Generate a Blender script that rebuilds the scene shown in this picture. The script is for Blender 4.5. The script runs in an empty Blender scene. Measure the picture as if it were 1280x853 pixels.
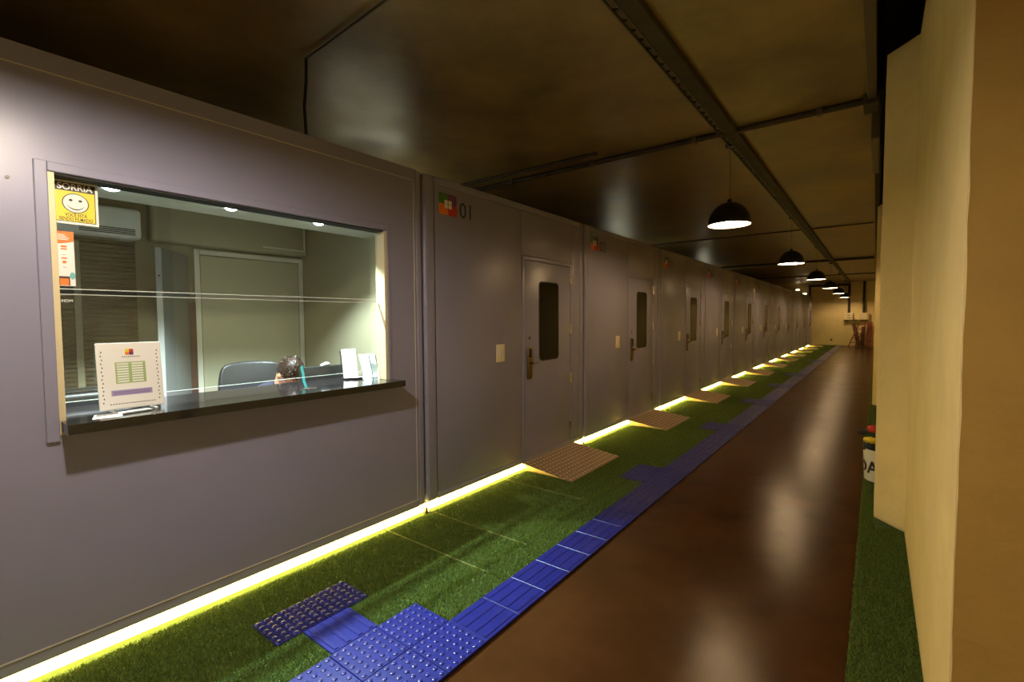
import bpy, bmesh, math, random
from mathutils import Vector, Matrix
import numpy as np
random.seed(7)
rng = np.random.default_rng(7)
scene = bpy.context.scene
C = scene.collection
PI = math.pi

# ------------------------------------------------------------------ camera
CAM = Vector((2.751, 0.0, 1.514))
yaw, pitch, roll = math.radians(37.546), math.radians(2.634), math.radians(-0.328)
fw = Vector((-math.sin(yaw) * math.cos(pitch), math.cos(yaw) * math.cos(pitch), -math.sin(pitch)))
r0 = Vector((math.cos(yaw), math.sin(yaw), 0)); u0 = r0.cross(fw)
rr = r0 * math.cos(roll) + u0 * math.sin(roll); uu = u0 * math.cos(roll) - r0 * math.sin(roll)
cam_d = bpy.data.cameras.new('camera'); cam = bpy.data.objects.new('camera', cam_d); C.objects.link(cam)
cam_d.sensor_width = 36.0; cam_d.lens = 592.35 / 1280 * 36; cam_d.clip_start = 0.05; cam_d.clip_end = 200
m = Matrix.Identity(4)
for i in range(3):
    m[i][0], m[i][1], m[i][2], m[i][3] = rr[i], uu[i], -fw[i], CAM[i]
cam.matrix_world = m
scene.camera = cam
# ------------------------------------------------------------------ world, exposure
w = bpy.data.worlds.new('world'); scene.world = w; w.use_nodes = True
w.node_tree.nodes['Background'].inputs[0].default_value = (0.03, 0.03, 0.03, 1)
w.node_tree.nodes['Background'].inputs[1].default_value = 0.1
vs = scene.view_settings
vs.view_transform = 'Standard'; vs.look = 'None'; vs.gamma = 1.0; vs.use_curve_mapping = False
vs.exposure = 0.0
PENDANT_COL, PENDANT_STR = (1.0, 0.66, 0.33), 560.0
NEAR_COL, NEAR_STR = (1.0, 0.86, 0.68), 1250.0
LED_COL, LED_STR = (1.0, 0.74, 0.14), 34.0
SPOT_COL, SPOT_STR = (0.84, 0.95, 1.0), 60.0
SPOT_W = 235.0

# ------------------------------------------------------------------ materials
def mat(name, col, rough=.5, metal=0.0, var=0.0, vscale=8.0, bump=0.0, bscale=60.0, spec=None, rvar=0.0, col2=None, stretch=None, coat=0.0):
    M = bpy.data.materials.new(name); M.use_nodes = True
    nt = M.node_tree; b = nt.nodes['Principled BSDF']
    b.inputs['Base Color'].default_value = (*col, 1); b.inputs['Roughness'].default_value = rough
    b.inputs['Metallic'].default_value = metal
    if spec is not None: b.inputs['Specular IOR Level'].default_value = spec
    if coat: b.inputs['Coat Weight'].default_value = coat; b.inputs['Coat Roughness'].default_value = .12
    if var or bump or rvar or col2:
        tc = nt.nodes.new('ShaderNodeNewGeometry'); src = tc.outputs['Position']
        if stretch:
            mp = nt.nodes.new('ShaderNodeMapping'); mp.inputs['Scale'].default_value = stretch
            nt.links.new(src, mp.inputs['Vector']); src = mp.outputs['Vector']
    if var or rvar or col2:
        n = nt.nodes.new('ShaderNodeTexNoise'); n.inputs['Scale'].default_value = vscale; n.inputs['Detail'].default_value = 6; n.inputs['Roughness'].default_value = .62
        nt.links.new(src, n.inputs['Vector'])
        rp = nt.nodes.new('ShaderNodeValToRGB')
        c1 = tuple(max(0, c * (1 - var)) for c in col); c2 = col2 or tuple(min(1, c * (1 + var)) for c in col)
        rp.color_ramp.elements[0].position = .32; rp.color_ramp.elements[1].position = .68
        rp.color_ramp.elements[0].color = (*c1, 1); rp.color_ramp.elements[1].color = (*c2, 1)
        nt.links.new(n.outputs['Fac'], rp.inputs['Fac']); nt.links.new(rp.outputs['Color'], b.inputs['Base Color'])
        if rvar:
            mr = nt.nodes.new('ShaderNodeMapRange'); mr.inputs['From Min'].default_value = .3; mr.inputs['From Max'].default_value = .7
            mr.inputs['To Min'].default_value = max(.02, rough - rvar); mr.inputs['To Max'].default_value = min(1, rough + rvar)
            nt.links.new(n.outputs['Fac'], mr.inputs['Value']); nt.links.new(mr.outputs['Result'], b.inputs['Roughness'])
    if bump:
        n2 = nt.nodes.new('ShaderNodeTexNoise'); n2.inputs['Scale'].default_value = bscale; n2.inputs['Detail'].default_value = 4
        nt.links.new(src, n2.inputs['Vector'])
        bp = nt.nodes.new('ShaderNodeBump'); bp.inputs['Strength'].default_value = bump; bp.inputs['Distance'].default_value = .02
        nt.links.new(n2.outputs['Fac'], bp.inputs['Height']); nt.links.new(bp.outputs['Normal'], b.inputs['Normal'])
    return M
def emis(name, col, s):
    M = bpy.data.materials.new(name); M.use_nodes = True; nt = M.node_tree; nt.nodes.clear()
    e = nt.nodes.new('ShaderNodeEmission'); o = nt.nodes.new('ShaderNodeOutputMaterial')
    e.inputs[0].default_value = (*col, 1); e.inputs[1].default_value = s; nt.links.new(e.outputs[0], o.inputs[0]); return M
def glass(name, tint=(.95, 1, .97), reflect=.10):
    M = bpy.data.materials.new(name); M.use_nodes = True; nt = M.node_tree; nt.nodes.clear()
    t = nt.nodes.new('ShaderNodeBsdfTransparent'); t.inputs[0].default_value = (*tint, 1)
    g = nt.nodes.new('ShaderNodeBsdfGlossy'); g.inputs['Roughness'].default_value = .02
    lw = nt.nodes.new('ShaderNodeLayerWeight'); pw = nt.nodes.new('ShaderNodeMath'); pw.operation = 'POWER'; pw.inputs[1].default_value = 5.0; nt.links.new(lw.outputs['Facing'], pw.inputs[0])
    fr = nt.nodes.new('ShaderNodeMath'); fr.operation = 'MULTIPLY_ADD'; fr.inputs[1].default_value = .9; fr.inputs[2].default_value = .045; nt.links.new(pw.outputs[0], fr.inputs[0])
    mx = nt.nodes.new('ShaderNodeMixShader'); o = nt.nodes.new('ShaderNodeOutputMaterial')
    nt.links.new(fr.outputs[0], mx.inputs[0]); nt.links.new(t.outputs[0], mx.inputs[1]); nt.links.new(g.outputs[0], mx.inputs[2]); nt.links.new(mx.outputs[0], o.inputs[0])
    return M
M = {}
M['floor'] = mat('polished_brown_concrete', (.060, .024, .007), .21, var=.22, vscale=2.2, bump=.045, bscale=160, rvar=.03, spec=.08)
M['ceiling'] = mat('varnished_concrete', (.29, .205, .080), .40, var=.40, vscale=1.1, bump=.12, bscale=7, rvar=.12)
M['beam'] = mat('dark_concrete', (.055, .04, .022), .7, var=.3, vscale=6)
M['void'] = mat('void_shade_concrete', (.03, .025, .018), .9, var=.3, vscale=3)  # dark tone stands in for the shade of the open void above
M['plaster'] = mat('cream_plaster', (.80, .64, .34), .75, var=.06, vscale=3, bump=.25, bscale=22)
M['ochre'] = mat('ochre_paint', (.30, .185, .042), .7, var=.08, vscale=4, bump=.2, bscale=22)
M['endwall'] = mat('ochre_cream_wall', (.80, .66, .34), .7, var=.08, vscale=1.5, bump=.1, bscale=20)
M['paint'] = mat('grey_lilac_cabin_paint', (.248, .243, .350), .36, var=.035, vscale=1.3, bump=.02, bscale=3, rvar=.04)
M['bead'] = mat('pale_edge_bead', (.55, .50, .46), .4)
M['seal'] = mat('dark_seal', (.02, .02, .018), .8)
M['darkglass'] = mat('dark_glass', (.012, .011, .006), .16, spec=.12)
M['brass'] = mat('satin_brass', (.24, .17, .07), .36, 1.0, var=.1)
M['darkmetal'] = mat('dark_metal', (.05, .045, .04), .4, .8)
M['steel'] = mat('bright_steel', (.7, .66, .6), .25, 1.0)
M['cream'] = mat('cream_plastic', (.75, .66, .44), .45)
M['stud'] = mat('worn_stud_metal', (.88, .74, .55), .28, .7)
M['checker'] = mat('tread_plate_metal', (.50, .36, .22), .42, .6, var=.12, vscale=30, bump=.03)
M['white'] = mat('white_plastic', (.72, .72, .70), .4)
M['paper'] = mat('white_paper', (.80, .79, .78), .6)
M['granite'] = mat('black_granite', (.012, .011, .010), .09, var=.5, vscale=300)
M['black'] = mat('black_plastic', (.012, .012, .012), .45)
M['leather'] = mat('black_leather', (.028, .028, .03), .38, bump=.12, bscale=120)
M['inwall'] = mat('interior_beige_wall', (.34, .31, .21), .55, var=.03)
M['inceil'] = mat('interior_ceiling', (.52, .50, .42), .5)
M['indoor_frame'] = mat('interior_white_trim', (.62, .60, .50), .45)
M['brown'] = mat('brown_wood', (.07, .035, .022), .5, var=.3, vscale=12)
M['louvre'] = mat('olive_brown_slats', (.13, .10, .055), .5, var=.2)
M['hair'] = mat('dark_brown_hair', (.028, .014, .009), .42, var=.4, vscale=40)
M['skin'] = mat('skin', (.56, .30, .18), .5, var=.06)
M['shirt'] = mat('dark_navy_cloth', (.02, .022, .04), .8, bump=.1, bscale=200)
M['teal'] = mat('teal_ribbon', (.006, .05, .045), .8, spec=.05)
M['blue'] = mat('blue_rubber', (.014, .018, .18), .30, var=.12, vscale=14, bump=.03)
M['bluedk'] = mat('scuffed_blue_rubber', (.045, .040, .15), .42, var=.2, vscale=14, bump=.03)
M['turf'] = mat('turf_backing', (.05, .10, .018), .95, var=.4, vscale=40, bump=.6, bscale=220)
M['seam'] = mat('turf_seam_tape', (.20, .22, .06), .8)
M['yellow'] = mat('yellow_print', (.78, .62, .04), .4)
M['ink'] = mat('black_print', (.015, .013, .010), .5)
M['inkwhite'] = mat('white_print', (.80, .78, .72), .5)
M['orange'] = mat('orange_print', (.80, .20, .03), .5)
M['red'] = mat('red_print', (.50, .03, .02), .5)
M['green'] = mat('green_print', (.06, .20, .03), .5)
M['purple'] = mat('purple_print', (.13, .03, .15), .5)
M['pale_green'] = mat('pale_green_print', (.33, .45, .20), .5)
M['lavender'] = mat('lavender_print', (.33, .29, .52), .5)
M['tealprint'] = mat('teal_print', (.15, .45, .45), .5)
M['pipe'] = mat('black_pipe', (.022, .018, .012), .5)
M['wood_red'] = mat('reddish_wood', (.20, .05, .02), .5)
M['tarp'] = mat('brown_board', (.10, .045, .02), .7, var=.3, vscale=5)
M['galv'] = mat('galvanised_tray', (.16, .13, .09), .5, .6)
M['bulb'] = emis('bulb_glow', PENDANT_COL, PENDANT_STR)
M['bulb_near'] = emis('cool_bulb_glow', NEAR_COL, NEAR_STR)
M['led'] = emis('led_glow', LED_COL, LED_STR)
M['spot'] = emis('downlight_glow', SPOT_COL, SPOT_STR)
M['walllight'] = emis('wall_light_glow', (1.0, .78, .42), 14.0)
M['tubelight'] = emis('tube_glow', (1.0, .96, .66), 26.0)
M['domein'] = mat('dome_white_enamel', (.62, .63, .66), .5)
M['domeout'] = mat('dome_black_enamel', (.008, .008, .009), .35)
M['glass'] = glass('clear_glass')
M['glassedge'] = mat('pale_glass_edge', (.75, .85, .82), .15)
# grass blades: per-blade variation
g = bpy.data.materials.new('grass_blades'); g.use_nodes = True; nt = g.node_tree; b = nt.nodes['Principled BSDF']
gi = nt.nodes.new('ShaderNodeNewGeometry'); rp = nt.nodes.new('ShaderNodeValToRGB')
rp.color_ramp.elements[0].color = (.062, .102, .008, 1); rp.color_ramp.elements[1].color = (.20, .285, .05, 1)
nt.links.new(gi.outputs['Random Per Island'], rp.inputs['Fac']); nt.links.new(rp.outputs['Color'], b.inputs['Base Color'])
b.inputs['Roughness'].default_value = .5; b.inputs['Specular IOR Level'].default_value = .35
M['grass'] = g

# ------------------------------------------------------------------ helpers
def tag(o, label=None, cat=None, group=None, kind=None):
    if label: o['label'] = label
    if cat: o['category'] = cat
    if group: o['group'] = group
    if kind: o['kind'] = kind
    return o
def thing(name, label, cat, loc=(0, 0, 0), rz=0, group=None):
    o = bpy.data.objects.new(name, None); C.objects.link(o); o.location = loc; o.rotation_euler = (0, 0, rz)
    o.empty_display_size = .1
    return tag(o, label, cat, group)
class MB:
    def __init__(s): s.bm = bmesh.new()
    def box(s, x0, x1, y0, y1, z0, z1, bev=0, seg=2, rot=None, at=None):
        r = bmesh.ops.create_cube(s.bm, size=1.0); vs_ = r['verts']
        for v in vs_: v.co = Vector(((x0 + x1) / 2 + v.co.x * (x1 - x0), (y0 + y1) / 2 + v.co.y * (y1 - y0), (z0 + z1) / 2 + v.co.z * (z1 - z0)))
        if bev:
            es = list({e for v in vs_ for e in v.link_edges})
            q = bmesh.ops.bevel(s.bm, geom=es, offset=bev, segments=seg, affect='EDGES', profile=.5)
            vs_ = list({v for f in q['faces'] for v in f.verts} | {v for v in vs_ if v.is_valid})
        if rot is not None: bmesh.ops.transform(s.bm, matrix=rot, verts=[v for v in vs_ if v.is_valid])
        return s
    def cyl(s, p, q, r, r2=None, seg=16, caps=True):
        p, q = Vector(p), Vector(q); d = q - p; L = d.length
        Mx = Matrix.Translation((p + q) / 2) @ d.to_track_quat('Z', 'Y').to_matrix().to_4x4()
        bmesh.ops.create_cone(s.bm, cap_ends=caps, segments=seg, radius1=r, radius2=r if r2 is None else r2, depth=L, matrix=Mx); return s
    def tube(s, pts, r, seg=10):
        for a, b_ in zip(pts[:-1], pts[1:]): s.cyl(a, b_, r, seg=seg)
        for p in pts[1:-1]: s.ball(p, (r, r, r), 8, 6)
        return s
    def ball(s, c, r, u=16, v=12, rot=None):
        Mx = Matrix.Translation(Vector(c)) @ (rot or Matrix.Identity(4)) @ Matrix.Diagonal((*r, 1))
        nv = s.bm.verts.new; nf = s.bm.faces.new
        top, bot = nv(Mx @ Vector((0, 0, 1))), nv(Mx @ Vector((0, 0, -1)))
        rings = [[nv(Mx @ Vector((math.sin(PI * j / v) * math.cos(2 * PI * k / u), math.sin(PI * j / v) * math.sin(2 * PI * k / u), math.cos(PI * j / v)))) for k in range(u)] for j in range(1, v)]
        for k in range(u):
            k2 = (k + 1) % u
            nf((top, rings[0][k], rings[0][k2])); nf((bot, rings[-1][k2], rings[-1][k]))
            for a, b_ in zip(rings[:-1], rings[1:]): nf((a[k], b_[k], b_[k2], a[k2]))
        return s
    def prism(s, pts2, x0, x1, axis='x'):
        # polygon in (y,z) extruded along x (axis x), (x,y) along z (axis z), (x,z) along y (axis y)
        def P(a, b_, t): return {'x': (t, a, b_), 'z': (a, b_, t), 'y': (a, t, b_)}[axis]
        A = [s.bm.verts.new(P(a, b_, x0)) for a, b_ in pts2]; B = [s.bm.verts.new(P(a, b_, x1)) for a, b_ in pts2]
        s.bm.faces.new(A); s.bm.faces.new(B)
        for i in range(len(A)):
            j = (i + 1) % len(A); s.bm.faces.new((A[i], A[j], B[j], B[i]))
        return s
    def lathe(s, prof, c, seg=32):
        cx, cy, cz = c; rings = []
        for (r, z) in prof: rings.append([s.bm.verts.new((cx + r * math.cos(2 * PI * k / seg), cy + r * math.sin(2 * PI * k / seg), cz + z)) for k in range(seg)])
        for a, b_ in zip(rings[:-1], rings[1:]):
            for k in range(seg): s.bm.faces.new((a[k], a[(k + 1) % seg], b_[(k + 1) % seg], b_[k]))
        return s
    def build(s, name, m_, parent=None, smooth=None):
        bmesh.ops.recalc_face_normals(s.bm, faces=s.bm.faces)
        me = bpy.data.meshes.new(name); s.bm.to_mesh(me); s.bm.free()
        me.materials.append(M[m_] if isinstance(m_, str) else m_)
        if smooth is not None:
            for p in me.polygons: p.use_smooth = True
            me.set_sharp_from_angle(angle=math.radians(smooth))
        o = bpy.data.objects.new(name, me); C.objects.link(o)
        if parent: o.parent = parent
        return o
def rrect(y0, y1, z0, z1, r, n=5):
    pts = []
    for cy, cz, a in ((y1 - r, z1 - r, 0), (y0 + r, z1 - r, 90), (y0 + r, z0 + r, 180), (y1 - r, z0 + r, 270)):
        for k in range(n + 1):
            t = math.radians(a + 90 * k / n); pts.append((cy + r * math.cos(t), cz + r * math.sin(t)))
    return pts
def disc(cy, cz, ry, rz, n=28): return [(cy + ry * math.cos(2 * PI * k / n), cz + rz * math.sin(2 * PI * k / n)) for k in range(n)]
def text(name, s, size, y, z, x, m_, parent, align='LEFT', extrude=.0006, width=None, offset=0.0):
    cu = bpy.data.curves.new('t', 'FONT'); cu.body = s; cu.size = size; cu.extrude = extrude; cu.align_x = align; cu.offset = offset
    t = bpy.data.objects.new('t', cu); C.objects.link(t)
    bpy.context.view_layer.update()
    dg = bpy.context.evaluated_depsgraph_get()
    me = bpy.data.meshes.new_from_object(t.evaluated_get(dg)); bpy.data.objects.remove(t); bpy.data.curves.remove(cu)
    sx = 1.0
    if width:
        xs = [v.co.x for v in me.vertices]; sx = width / max(1e-6, max(xs) - min(xs))
    for v in me.vertices: v.co = Vector((x + v.co.z, y + v.co.x * sx, z + v.co.y))
    me.materials.clear(); me.materials.append(M[m_]); me.name = name
    o = bpy.data.objects.new(name, me); C.objects.link(o); o.parent = parent
    return o
def copy_tree(o, parent=None):
    c = o.copy(); C.objects.link(c); c.parent = parent
    for ch in list(o.children): copy_tree(ch, c)
    return c
def struct(o): o['kind'] = 'structure'; return o

# ------------------------------------------------------------------ setting
ZC = 3.4; YE = 31.0; YB = -5.5; XB = -6.4; XR = 2.98
floor = struct(MB().box(XB, 4.6, YB, YE + .2, -.12, 0).build('floor', 'floor'))
ceil = struct(MB().box(XB, 2.69, YB, YE + .2, ZC, ZC + .18).build('ceiling', 'ceiling'))
ceil['label'] = 'brown varnished concrete ceiling over the cabins and corridor'
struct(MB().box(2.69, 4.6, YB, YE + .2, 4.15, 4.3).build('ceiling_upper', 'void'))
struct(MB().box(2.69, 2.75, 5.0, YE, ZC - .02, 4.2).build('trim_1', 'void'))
struct(MB().box(XB - .15, XB, YB, YE + .2, 0, ZC).build('wall_left', 'plaster'))
struct(MB().box(XB, 4.6, YE, YE + .15, 0, 4.2).build('wall_end', 'endwall'))
struct(MB().box(XB, 4.6, YB - .15, YB, 0, 4.2).build('wall_back', 'plaster'))
struct(MB().box(XR, XR + .15, 4.3, YE, 0, ZC).build('wall_right', 'plaster'))
struct(MB().box(3.25, 3.4, YB, 1.77, 0, 4.15).build('wall_right_near', 'plaster'))
# near pier, rough hand-plastered corner
def pier(name, poly, z1, jit=0.0):
    s = MB(); n = 40; rings = []
    for k in range(n + 1):
        z = z1 * k / n
        rings.append([s.bm.verts.new((x + (random.uniform(-jit, jit) if rough else 0), y + (random.uniform(-jit, jit) if rough else 0), z)) for x, y, rough in poly])
    L = len(poly)
    for a, b_ in zip(rings[:-1], rings[1:]):
        for i in range(L): s.bm.faces.new((a[i], a[(i + 1) % L], b_[(i + 1) % L], b_[i]))
    s.bm.faces.new(rings[-1]); s.bm.faces.new(rings[0])
    return struct(s.build(name, 'plaster'))
pier('wall_pier_near', [(2.94, 1.80, 0), (2.94, 3.75, 0), (4.6, 3.75, 0), (4.6, 1.80, 0)], 4.15)
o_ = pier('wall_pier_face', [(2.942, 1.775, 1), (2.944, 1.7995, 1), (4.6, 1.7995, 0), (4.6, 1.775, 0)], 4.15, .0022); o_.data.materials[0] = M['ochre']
pier('wall_pier_return', [(2.94, 3.74, 0), (2.94, 4.24, 0), (2.769, 4.437, 0), (2.769, 4.95, 0), (3.1, 4.95, 0), (3.1, 3.74, 0)], ZC)
for k, yk in enumerate((10.2, 16.0, 21.8, 27.6)):
    pier('wall_pilaster', [(3.0, yk - .2, 0), (2.9, yk - .2, 0), (2.725, yk, 0), (2.725, yk + .6, 0), (3.0, yk + .6, 0)], ZC)

# ceiling joints, beam and conduits
bm_ = thing('ceiling_beam', 'dark longitudinal beam with perforated cable tray under the ceiling', 'beam', (1.56, 0, ZC))
MB().box(-.055, .055, YB, YE, -.05, .01, .008).build('beam', 'beam', bm_)
s = MB()
for k in range(140):
    y = .8 + k * .13
    s.box(-.115, -.075, y, y + .09, -.018, .004)
s.box(-.125, -.115, .7, 19.2, -.035, .004); s.box(-.075, -.065, .7, 19.2, -.035, .004)
s.build('cable_tray', 'galv', bm_)
for yk, r_, lab in ((5.17, .028, 'dark conduit crossing the ceiling above the first numbered cabin'), (11.9, .012, 'thin conduit crossing the ceiling above the fourth numbered cabin'),
                    (18.6, .035, 'thick dark conduit crossing the ceiling above the seventh numbered cabin'), (25.3, .02, 'conduit crossing the ceiling near the end wall')):
    cd = thing('ceiling_conduit', lab, 'conduit', (0, yk, ZC - r_), group='conduits across the ceiling')
    MB().tube([(-3.2, 0, 0), (2.66, 0, 0)], r_, 10).build('pipe', 'beam', cd, 40)
    for xx in (-2.4, -1.2, 0, 1.2, 2.3): MB().box(xx - .02, xx + .02, -r_ - .006, r_ + .006, -r_ - .004, r_ + .004).build('clamp', 'galv', cd)
cd = thing('ceiling_conduit', 'second conduit beside the one above the first numbered cabin', 'conduit', (0, 4.86, ZC - .02), group='conduits across the ceiling')
MB().tube([(-3.2, 0, 0), (.2, .06, 0)], .022, 10).build('pipe', 'beam', cd, 40)
gt = thing('ceiling_gutter', 'grey metal gutter along the ceiling edge beside the pale pier', 'gutter', (2.68, 0, ZC))
MB().box(-.035, .03, 1.5, 5.2, -.06, .02, .006).build('channel', 'galv', gt)
MB().box(-.06, .05, 5.05, 5.3, -.10, -.0, .01).build('junction_block', 'beam', gt)
MB().box(-.005, .055, 5.3, 6.6, -.32, .01, .01).build('downpipe_cover', 'galv', gt)
cb = thing('hanging_cable', 'black cable hanging from thin ceiling conduit above the reception window', 'cable', (0, 0, 0))
MB().tube([(-.53, 1.87, 3.385), (.39, 1.83, 3.385), (1.4, 1.75, 3.385)], .008, 8).build('thin_conduit', 'galv', cb)
MB().tube([(-.53, 1.87, 3.39), (-.525, 1.862, 3.22), (-.535, 1.85, 3.05), (-.53, 1.855, 2.85), (-.55, 1.85, 2.61)], .011, 8).build('cable', 'black', cb)

# ------------------------------------------------------------------ turf and tactile paving (pieces of the floor)
TZ = .010
def piece(name, o): o.parent = floor; return o
cuts = [-2.0, 2.08, 2.50, 3.42, 5.9, 8.4, 10.9, 13.4, 15.9, 18.4, 20.9, 23.4, 25.9, 28.4, YE]
for a, b_ in zip(cuts[:-1], cuts[1:]):
    piece('turf_mat', MB().box(-.25, .945, a + .003, b_ - .003, .0005, TZ).build('turf_mat', 'turf'))
    piece('turf_mat', MB().box(.951, 1.345, a + .003, b_ - .003, .0005, TZ).build('turf_mat', 'turf'))
for yk in (2.08, 2.5, 3.42):
    piece('seam_tape', MB().box(0.02, .94, yk - .004, yk + .004, .0005, TZ + .008).build('seam_tape', 'seam'))
piece('turf_mat', MB().box(2.685, XR, -2.0, YE, .0005, TZ).build('turf_mat', 'turf'))
# tiles
T = .25; TT = .017
def tile_mesh(kind):
    s = MB(); s.box(.0015, T - .0015, .0015, T - .0015, 0, TT, .002, 1)
    if kind == 'dot':
        for i in range(6):
            for j in range(6):
                c = (T * (i + .5) / 6, T * (j + .5) / 6)
                s.lathe([(.0125, 0), (.0105, .0035), (.006, .005), (.0002, .0052)], (*c, TT - .0003), 10)
    else:
        for i in range(4):
            c = T * (i + .5) / 4
            s.prism([(c - .014, TT - .0004), (c - .009, TT + .0042), (c + .009, TT + .0042), (c + .014, TT - .0004)], .012, T - .012, 'y')
    return s
tm = {}
for kd in ('dot', 'bar'):
    for cm in ('blue', 'bluedk'):
        o = tile_mesh(kd).build('tactile_tile', cm); tm[kd, cm] = o.data; bpy.data.objects.remove(o)
def tile(x, y, kd='bar', cm='blue', turn=False):
    o = bpy.data.objects.new('tactile_tile', tm[kd, cm]); C.objects.link(o); o.parent = floor
    o.location = (x + (T if turn else 0), y, .0); o.rotation_euler = (0, 0, PI / 2 if turn else 0)
    o.location.z = .001 + random.uniform(0, .001)
tiles = []
dots_y = []
for (a, b_) in ((3.85, 4.6), (6.35, 7.1), (8.85, 9.6), (11.35, 12.1), (13.85, 14.6), (18.85, 19.6), (23.85, 24.6)): dots_y.append((a, b_))
k = 0; y = 1.62
while y < 30.5:
    d = any(a < y + .12 < b_ for a, b_ in dots_y)
    tiles.append((1.10, y, 'dot' if d else 'bar', 'blue', False))
    if d and any(a + .2 < y + .12 < b_ for a, b_ in dots_y): tiles.append((.85, y, 'dot', 'blue', False))
    y += T
for yy in (.62, .87, 1.12, 1.37):
    for xx in (.85, 1.10): tiles.append((xx, yy, 'dot', 'blue', False))
tiles.append((.60, 1.135, 'bar', 'blue', True))
for yy in (1.01, 1.26): tiles.append((.35, yy, 'dot', 'blue', False))
for t_ in tiles: tile(*t_)
rects = [(t_[0], t_[0] + T, t_[1], t_[1] + T) for t_ in tiles]
# blades of artificial grass: one countless stuff object
def blades(name, x0, x1, y0, y1, dens, h, wd, label):
    n = int((x1 - x0) * (y1 - y0) * dens)
    x = rng.uniform(x0, x1, n); y = rng.uniform(y0, y1, n); keep = np.ones(n, bool)
    for (a, b_, c, d) in rects: keep &= ~((x > a - .002) & (x < b_ + .002) & (y > c - .002) & (y < d + .002))
    keep &= ~(np.abs(x - .948) < .003)
    x, y = x[keep], y[keep]; n = len(x)
    a = rng.uniform(0, 2 * PI, n); hh = h * rng.uniform(.6, 1.15, n); ln = rng.uniform(.2, .8, n) * hh; la = rng.uniform(0, 2 * PI, n)
    # slight raised welt beside the long seam
    hh = hh + .010 * np.exp(-((x - .90) / .02) ** 2) * ((y < 4.2) & (x < 1.2))
    ca, sa = np.cos(a) * wd / 2, np.sin(a) * wd / 2
    v = np.empty((n, 3, 3)); z0 = TZ - .002
    v[:, 0] = np.stack([x - ca, y - sa, np.full(n, z0)], 1); v[:, 1] = np.stack([x + ca, y + sa, np.full(n, z0)], 1)
    v[:, 2] = np.stack([x + np.cos(la) * ln, y + np.sin(la) * ln, z0 + hh], 1)
    me = bpy.data.meshes.new(name); me.vertices.add(n * 3); me.vertices.foreach_set('co', v.ravel())
    me.loops.add(n * 3); me.loops.foreach_set('vertex_index', np.arange(n * 3, dtype=np.int32))
    me.polygons.add(n); me.polygons.foreach_set('loop_start', np.arange(0, n * 3, 3, dtype=np.int32))
    me.update(); me.validate(); me.materials.append(M['grass'])
    o = bpy.data.objects.new(name, me); C.objects.link(o)
    return tag(o, label, 'artificial grass', kind='stuff')
def merged(name, label, specs):
    obs = [blades(name, *sp, label) for sp in specs]
    vv = []
    for o in obs:
        a = np.empty(len(o.data.vertices) * 3); o.data.vertices.foreach_get('co', a); vv.append(a)
        me = o.data; bpy.data.objects.remove(o); bpy.data.meshes.remove(me)
    v = np.concatenate(vv); n = len(v) // 9
    me = bpy.data.meshes.new(name); me.vertices.add(n * 3); me.vertices.foreach_set('co', v)
    me.loops.add(n * 3); me.loops.foreach_set('vertex_index', np.arange(n * 3, dtype=np.int32))
    me.polygons.add(n); me.polygons.foreach_set('loop_start', np.arange(0, n * 3, 3, dtype=np.int32))
    me.update(); me.validate(); me.materials.append(M['grass'])
    o = bpy.data.objects.new(name, me); C.objects.link(o); tag(o, label, 'artificial grass', kind='stuff')
merged('artificial_grass', 'short green artificial grass running along the foot of the cabins',
       [(.03, 1.10, .3, 3.2, 60000, .016, .0035), (.03, 1.10, 3.2, 6.5, 34000, .016, .0045), (.03, 1.10, 6.5, 13, 14000, .016, .007), (.03, 1.10, 13, YE - .05, 4000, .016, .012), (1.10, 1.345, .3, .62, 40000, .016, .004)])
merged('artificial_grass', 'short green artificial grass strip along the foot of the pale piers',
       [(2.685, 2.94, 1.2, 4.24, 50000, .016, .004), (2.685, 2.765, 4.24, 4.95, 50000, .016, .004), (2.685, 2.95, 4.95, 10, 14000, .016, .006), (2.685, 2.72, 10, YE - .05, 6000, .016, .01)])

# ------------------------------------------------------------------ pendant lamps
def pendant():
    L = thing('pendant_lamp', 'x', 'lamp', (0, 0, 0))
    R = .218
    prof = [(R * math.sin(t), R * 1.12 * math.cos(t)) for t in [PI / 2 * (1 - k / 12) for k in range(12)]] + [(.022, R * 1.12)]
    MB().lathe(prof, (0, 0, 0), 40).build('shade', 'domeout', L, 60)
    Ri = R - .004
    prof = [(R, 0.0), (Ri, 0.0)] + [(Ri * math.sin(t), Ri * 1.12 * math.cos(t)) for t in [PI / 2 * (1 - k / 12) for k in range(1, 12)]] + [(.001, Ri * 1.12)]
    MB().lathe(prof, (0, 0, -.0005), 40).build('shade_lining', 'domein', L, 60)
    MB().cyl((0, 0, .12), (0, 0, .275), .022, seg=14).build('lamp_holder', 'domeout', L, 40)
    MB().ball((0, 0, .072), (.049, .049, .053), 18, 14).build('bulb', 'bulb', L, 60)
    MB().cyl((0, 0, .27), (0, 0, .86), .0022, seg=8).build('cord', 'domeout', L, 40)
    MB().cyl((0, 0, .835), (0, 0, .872), .05, seg=18).build('ceiling_rose', 'domeout', L, 40)
    return L
LAMPX, LAMPZ = 1.45, 2.53
lab = {0: 'black dome pendant lamp before the reception window', 1: 'black dome pendant lamp above the corridor by the first and second numbered cabins', 2: 'black dome pendant lamp hanging by the fourth numbered cabin',
       3: 'black dome pendant lamp hanging by the sixth numbered cabin', 4: 'black dome pendant lamp hanging by the seventh numbered cabin', 5: 'black dome pendant lamp hanging by the ninth numbered cabin', 6: 'black dome pendant lamp next to the end wall', -1: 'black dome pendant lamp before the reception cabin, beyond its window'}
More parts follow.
